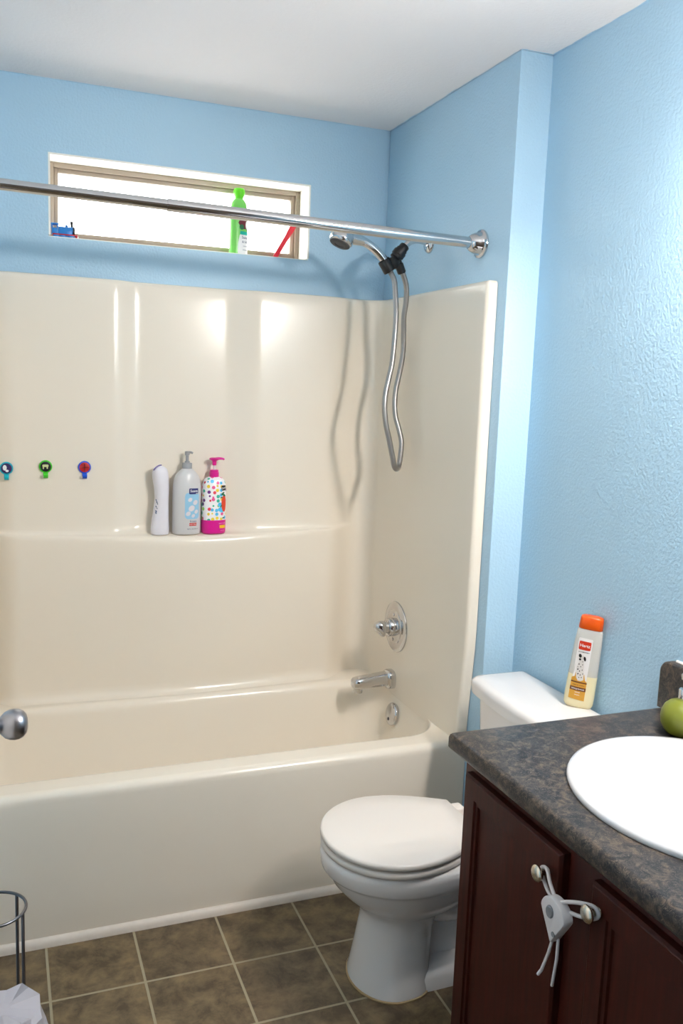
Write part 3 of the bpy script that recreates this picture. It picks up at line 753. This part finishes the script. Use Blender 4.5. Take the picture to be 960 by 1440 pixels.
def hf(u, z, eps=.0006):
    # front face of the bottle body; follows the taper
    zz = max(0, min(.21, z)); b = .019 - .0015 * zz / .2
    a = .038 - .0050 * zz / .2
    q = max(0, 1 - abs(min(1, u / a)) ** 2.6) ** (1 / 2.6)
    return (u, -(b * q) - eps, z)
m = MB(); decal(m, rpoly(-.024, .012, .062, .188, .004), hf, .0005, 14); m.build('label', mat('clear_white_label', srgb(226, 222, 220), rough=.35), hz)
m = MB(); decal(m, rpoly(-.021, .009, .157, .180, .003), hf, .0009, 10); lg = m.build('logo', mat('logo_red_print', srgb(200, 50, 22), rough=.4), hz)
m = MB(); text(m, 'Hartz', hf, -.006, .1685, .0112, .0014); m.build('lettering', M_wprint, lg)
m = MB(); text(m, 'GROOMER\'S BEST', hf, -.006, .151, .0036, .0009); m.build('lettering', M_blackprint, hz)
m = MB()   # sitting spotted dog
decal(m, [(-.015, .082), (-.018, .098), (-.018, .112), (-.014, .124), (-.011, .130), (-.004, .130), (-.001, .120), (.001, .104), (.003, .090), (.004, .078), (-.002, .074), (-.010, .074)], hf, .0009, 8)
decal(m, epoly(-.0085, .137, .0065, .006, 14), hf, .0010, 4)
m.build('dog_print', mat('dog_white_print', srgb(214, 208, 202), rough=.4), hz)
m = MB()
decal(m, epoly(-.0135, .1405, .0038, .0052, 12, .3), hf, .0013, 3); decal(m, epoly(-.0010, .1345, .0030, .0062, 12, .3), hf, .0013, 3); decal(m, epoly(-.0125, .131, .003, .003, 8), hf, .0013, 2)
for (u, z, s) in ((-.013, .118, .0016), (-.008, .112, .0013), (-.004, .118, .0012), (-.014, .104, .0018), (-.009, .100, .0014), (-.003, .104, .0013), (-.012, .092, .0017), (-.006, .090, .0014), (0, .094, .0013), (-.015, .110, .001), (-.002, .084, .0013), (-.008, .083, .0012), (-.005, .126, .001)):
    decal(m, epoly(u, z, s, s * 1.2, 8), hf, .0013, 2)
m.build('dog_spots', M_blackprint, hz)
m = MB(); decal(m, [(-.0265, .024), (.014, .022), (.0135, .072), (.008, .078), (.004, .094), (.001, .084), (-.006, .076), (-.013, .082), (-.018, .096), (-.019, .084), (-.026, .080)], hf, .0007, 14); m.build('gold_label', M_gold, hz)
m = MB(); decal(m, rpoly(-.0262, .0140, .068, .0715, .0005), hf, .0010, 12); decal(m, rpoly(-.0264, .0140, .047, .057, .0005), hf, .0010, 12); m.build('brown_bands', M_brown, hz)
m = MB(); text(m, 'cleans & soothes', hf, -.006, .0625, .0045, .0012); m.build('lettering', M_brown, hz)
m = MB(); text(m, 'itching formula', hf, -.006, .052, .0054, .0014); text(m, 'oatmeal', hf, -.006, .043, .004, .0012); text(m, 'shampoo', hf, -.006, .036, .0036, .0012); m.build('lettering', M_wprint, hz)

# ------------------------------------------------------------------ vanity
ZC = .798
VY1, VY0 = -1.534, -2.372   # cabinet ends (far, near)
vc = thing('vanity_cabinet', 'dark cherry two-door vanity cabinet under the dark countertop', 'cabinet', (0, 0, 0))
XF = -.430
zt = ZC - .0385
cbm = MB().box(XF, XF + .02, VY0, VY1, .09, zt, .001).box(.080, .098, VY0, VY1, .09, zt).box(XF + .02, .080, VY1 - .018, VY1, .09, zt).box(XF + .02, .080, VY0, VY0 + .018, .09, zt)
cbm.box(XF + .02, .080, VY0 + .018, VY1 - .018, .09, .108).box(XF + .06, .098, VY0, VY1, 0, .09)
cbm.build('body', M_wood, vc)
def vdoor(y0, y1, z0, z1, ky, kz):
    x0, x1 = XF - .020, XF - .0008
    m = MB(); s = .055
    # stiles and rails with a chamfered outer edge, sloped inner moulding and a recessed panel
    def ring(ins, x): return [(x, y0 + ins, z0 + ins), (x, y1 - ins, z0 + ins), (x, y1 - ins, z1 - ins), (x, y0 + ins, z1 - ins)]
    m.loft([ring(0, x1), ring(0, x0 + .006), ring(.004, x0 + .001), ring(.006, x0), ring(s - .012, x0), ring(s - .010, x0 + .004), ring(s - .002, x0 + .004), ring(s, x0 + .009)], True, True)
    d = m.build('door', M_wood, vc, angle=20)
    k = MB().lathe([(.008, 0), (.0065, .003), (.0058, .012), (.008, .016), (.0135, .0185), (.0155, .0215), (.0150, .0245), (.011, .027), (.006, .028), (0, .0283)], 32, ax((-1, 0, 0), (x0, ky, kz)))
    k.build('knob', M_brass, d, angle=60)
    return d
vdoor(-1.903, -1.562, .13, .721, -1.868, .671)
vdoor(-2.335, -1.986, .13, .721, -2.009, .680)

ct = thing('countertop', 'dark grey-brown mottled laminate countertop with rolled front edge and backsplash', 'countertop', (0, 0, 0))
sk = (-.166, -1.937, .239, .264)     # sink centre and half axes
def slab():
    m = MB()
    y0, y1 = -2.395, -1.526; x0, x1 = -.472, W - .001
    # outline with rounded front corner, hole for the sink
    n = 64; hole = []; outer = []
    for j in range(n):
        a_ = 2 * PI * j / n; c, s_ = math.cos(a_), math.sin(a_)
        hole.append((sk[0] + (sk[2] - .012) * c, sk[1] + (sk[3] - .012) * s_))
        # ray from sink centre to rectangle
        t_ = min(((x1 - sk[0]) / c if c > 1e-6 else (x0 - sk[0]) / c if c < -1e-6 else 9), ((y1 - sk[1]) / s_ if s_ > 1e-6 else (y0 - sk[1]) / s_ if s_ < -1e-6 else 9))
        outer.append([sk[0] + t_ * c, sk[1] + t_ * s_])
    for (cx, cy) in ((x0, y0), (x0, y1), (x1, y0), (x1, y1)):      # put a vertex on each corner
        j = min(range(n), key=lambda k: (outer[k][0] - cx) ** 2 + (outer[k][1] - cy) ** 2); outer[j] = [cx, cy]
    def shr(d):
        return [(min(max(x, x0 + d), x1), min(max(y, y0 + d), y1 - d)) for x, y in outer]
    hz_ = lambda pts, z: [(x, y, z) for x, y in pts]
    m.loft([hz_(hole, ZC - .038), hz_(hole, ZC), hz_(shr(.012), ZC), hz_(shr(.006), ZC - .0012), hz_(shr(.002), ZC - .005), hz_(shr(0), ZC - .012), hz_(shr(0), ZC - .032), hz_(shr(.004), ZC - .037), hz_(shr(.010), ZC - .038), hz_(hole, ZC - .038)], False, False)
    return m
slab().build('slab', M_lam, ct, angle=50)
bs = MB(); prof = []
yA, yB, zA, zB = -1.517, -2.395, ZC - .001, ZC + .112
def bsr(x, ins):
    out = [(x, yB + ins, zA), (x, yA - ins, zA)]
    r_ = .026
    for j in range(9):
        a_ = (PI / 2) * j / 8
        out.append((x, yA - ins - r_ + r_ * math.cos(a_), zB - ins - r_ + r_ * math.sin(a_)))
    out.append((x, yB + ins, zB - ins)); return out
bs.loft([bsr(W - .001, 0), bsr(W - .019, 0), bsr(W - .0225, .0015), bsr(W - .024, .005)])
bs.build('backsplash', M_lam, ct, angle=50)
cb_ = MB().tube([(W - .002, yA - .03, zB + .001), (W - .002, yB, zB + .001)], .0035, 8)
cb_.build('caulk_bead', M_white_trim, ct)

si = thing('sink', 'white oval drop-in sink set into the dark countertop', 'sink', (sk[0], sk[1], ZC))
def ell(a_, b2, z, dx=0): return [(dx + a_ * math.cos(2 * PI * j / 72), b2 * math.sin(2 * PI * j / 72), z) for j in range(72)]
R0, R1 = sk[2], sk[3]
MB().loft([ell(R0 - .004, R1 - .004, -.004), ell(R0, R1, .001), ell(R0 + .001, R1 + .001, .006), ell(R0 - .002, R1 - .002, .011), ell(R0 - .010, R1 - .010, .0150), ell(R0 - .025, R1 - .025, .0165), ell(R0 - .045, R1 - .042, .0150, -.004), ell(R0 - .054, R1 - .050, .010, -.008), ell(R0 - .060, R1 - .056, .0, -.010), ell(R0 - .068, R1 - .066, -.03, -.012), ell(R0 - .085, R1 - .085, -.075, -.012), ell(R0 - .115, R1 - .12, -.115, -.01), ell(R0 - .16, R1 - .175, -.138, -.006), ell(.03, .03, -.145, 0), ell(.022, .022, -.146, 0)], False, True).build('bowl', M_sink, si, angle=80)
MB().lathe([(.024, -.1455), (.0225, -.143), (.017, -.1425), (.015, -.1445), (0, -.1445)], 32).build('drain', M_chrome, si)

# soap pump (plain, no pictured character)
so = thing('soap_dispenser', 'round olive-green soap dispenser with chrome pump by the backsplash', 'soap dispenser', (.010, -1.676, ZC))
MB().lathe([(.020, 0), (.030, .002), (.0385, .010), (.0445, .023), (.0465, .036), (.0450, .049), (.0395, .061), (.031, .069), (.020, .074), (.0135, .0765), (.0130, .078)], 44).build('body', M_soap, so, angle=70)
MB().lathe([(.0130, .076), (.0135, .077), (.0135, .098), (.012, .100), (.006, .101), (.005, .104), (.005, .120), (.010, .121), (.011, .131), (.009, .134), (0, .135)], 28).tube([(0, 0, .127), (.02, -.012, .129), (.034, -.020, .125)], [.006, .0055, .0045], 12, sub=3).build('pump', M_chrome, so)

# ------------------------------------------------------------------ child-proof strap lock hung between the two knobs
lk = thing('cabinet_lock', 'white childproof strap lock hooked over the two vanity door knobs', 'lock', (-.488, -1.953, .643))
def heart(x, k, n=40):
    # rounded triangle / heart-like body in the (y,z) plane; -y is towards the right of the picture
    pts = []
    for j in range(n):
        a_ = 2 * PI * j / n; c, s_ = math.cos(a_), math.sin(a_)
        r_ = .033
        y = r_ * c * (1.0 if s_ > 0 else (1 + .80 * s_)) ; z = (.026 * s_ + .008) if s_ > 0 else (.052 * s_ + .008)
        pts.append((x, y * k, z * k))
    return pts
MB().loft([heart(.010, .93), heart(.008, 1), heart(-.007, 1), heart(-.0095, .96), heart(-.0105, .88)]).build('lock_body', M_strap, lk)
MB().lathe([(.0092, 0), (.0092, .0025), (.008, .004), (0, .0045)], 24, ax((-1, 0, 0), (-.010, .004, .010)), sx=1, sy=1.2).build('release_button', M_gbtn, lk)
MB().lathe([(.0045, 0), (.0045, .002), (0, .0025)], 16, ax((-1, 0, 0), (-.0095, -.008, -.024))).build('small_button', M_gbtn, lk)
# loops over knobs: knob necks at (x=-.459) local +.029
MB().tube([(.004, .012, .026), (.012, .040, .036), (.024, .066, .042), (.029, .084, .0385), (.031, .095, .028), (.029, .084, .0185), (.020, .058, .013), (.006, .024, .020)], .0034, 10, sub=5).build('strap', M_strap, lk)
MB().tube([(.002, -.006, .030), (.004, -.022, .040), (.014, -.042, .048), (.028, -.058, .048), (.031, -.066, .037), (.028, -.056, .026), (.014, -.040, .024), (.006, -.022, .022)], .0034, 10, sub=5).build('strap', M_strap, lk)
def beads(pts):
    P_ = [Vector(p) for p in pts]; out = []; rr = []
    n = 60
    for i in range(n + 1):
        u = i / n * (len(P_) - 1); k = min(int(u), len(P_) - 2); out.append(P_[k].lerp(P_[k + 1], u - k)); rr.append(.0024 + (.0006 if i % 2 else 0))
    return MB().tube(out, rr, 10)
beads([(0, .004, -.036), (-.003, .010, -.070), (-.006, .022, -.110), (-.008, .028, -.122)]).build('strap_tail', M_strap, lk)
beads([(.004, -.004, -.036), (.004, -.004, -.075), (.003, .002, -.128)]).build('strap_tail', M_strap, lk)

# ------------------------------------------------------------------ wire stand and plastic bag at the left
st = thing('wire_stand', 'dark wire toilet-paper stand with open top ring, at the foot of the tub', 'stand', (-1.372, -1.270, 0))
RZ = .412; RR = .064
ring = [(RR * math.cos(2 * PI * j / 48), RR * math.sin(2 * PI * j / 48), RZ) for j in range(49)]
MB().tube(ring, .0032, 10, cap=False).build('top_ring', M_wire, st)
br = [(RR * math.cos(2 * PI * j / 48), RR * math.sin(2 * PI * j / 48), .0035) for j in range(49)]
MB().tube(br, .0032, 10, cap=False).build('base_ring', M_wire, st)
for a_ in (44, -28, 150, 222):
    c, s_ = RR * math.cos(math.radians(a_)), RR * math.sin(math.radians(a_))
    MB().tube([(c, s_, .004), (c, s_, RZ)], .0034, 10).build('upright', M_wire, st)
bgm = MB()
rings = []
NB = 15; rnb = random.Random(11)
for i in range(9):
    v = i / 8; z = .318 * math.sin(v * PI / 2); R_ = .094 * (1 - .42 * v ** 2.4)
    if i == 8: R_ = .016
    ring = []
    for j in range(NB):
        a_ = 2 * PI * (j + .5 * (i % 2) + rnb.uniform(-.25, .25)) / NB
        r_ = R_ + rnb.uniform(-.012, .010) * (1 - .6 * v)
        ring.append((r_ * math.cos(a_), r_ * math.sin(a_), 0.0 if i == 0 else max(0.0, z + rnb.uniform(-.012, .012))))
    rings.append(ring)
bgm.loft(rings)
bag = bgm.build('plastic_bag', M_bag, None, angle=12)
bag.location = (-1.357, -1.450, 0)
tag(bag, 'crumpled white plastic bag on the floor at the bottom left corner', 'bag')

# ------------------------------------------------------------------ lamp over the vanity mirror (just outside the picture)
M_globe = mat('lit_globe', (1, .95, .88, 1), emit=(1.0, .925, .855, 1), estr=300)
vl = thing('vanity_light', 'bath light bar with four lit bulbs in white cups high on the right wall', 'lamp', (W, -2.11, 2.045))
M_cup = mat('white_enamel_cup', srgb(236, 232, 226), rough=.4)
MB().box(-.022, -.001, -.36, .36, .020, .120, .004).build('back_bar', M_chrome, vl)
LX = -.105
for y in (-.27, -.09, .09, .27):
    MB().tube([(-.02, y, .085), (-.06, y, .100), (LX + .02, y, .098), (LX, y, .080)], .008, 12, sub=4).build('arm', M_chrome, vl)
    MB().lathe([(.012, .084), (.020, .082), (.034, .066), (.047, .046), (.054, .026), (.0525, .026), (.045, .045), (.032, .064), (.018, .079)], 32, Matrix.Translation((LX, y, 0)), cap0=False, cap1=False).build('cup', M_cup, vl)
    MB().lathe([(.012, .055), (.016, .045), (.030, .034), (.041, .018), (.045, 0), (.041, -.018), (.030, -.034), (.015, -.0425), (0, -.045)], 28, Matrix.Translation((LX, y, 0))).build('bulb', M_globe, vl)

# ------------------------------------------------------------------ daylight
wd = bpy.data.worlds.new('World'); S.world = wd; wd.use_nodes = True
bg_ = wd.node_tree.nodes['Background']; bg_.inputs['Color'].default_value = (1, 1, 1, 1); bg_.inputs['Strength'].default_value = 7.0

# ------------------------------------------------------------------ camera
cam = bpy.data.cameras.new('camera'); co = bpy.data.objects.new('camera', cam); COL.objects.link(co)
cam.sensor_fit = 'VERTICAL'; cam.sensor_height = 36; cam.sensor_width = 24; cam.lens = 1224.9 / 1440 * 36
cam.clip_start = .01
ya, pi_, ro = -0.374, -0.1413, -0.0378
R = Matrix.Rotation(ya, 3, 'Z') @ Matrix.Rotation(pi_, 3, 'X') @ Matrix.Rotation(ro, 3, 'Y')
cx, cy, cz = R.col[0], R.col[1], R.col[2]
M4 = Matrix(((cx[0], cz[0], -cy[0], -1.3393), (cx[1], cz[1], -cy[1], -3.0685), (cx[2], cz[2], -cy[2], 1.5056), (0, 0, 0, 1)))
co.matrix_world = M4
S.camera = co

S.view_settings.view_transform = 'Standard'
S.view_settings.look = 'None'
S.view_settings.gamma = 1
S.view_settings.exposure = 0.06
S.view_settings.use_curve_mapping = False
S.cycles.max_bounces = 10
S.cycles.diffuse_bounces = 6
S.cycles.use_denoising = True
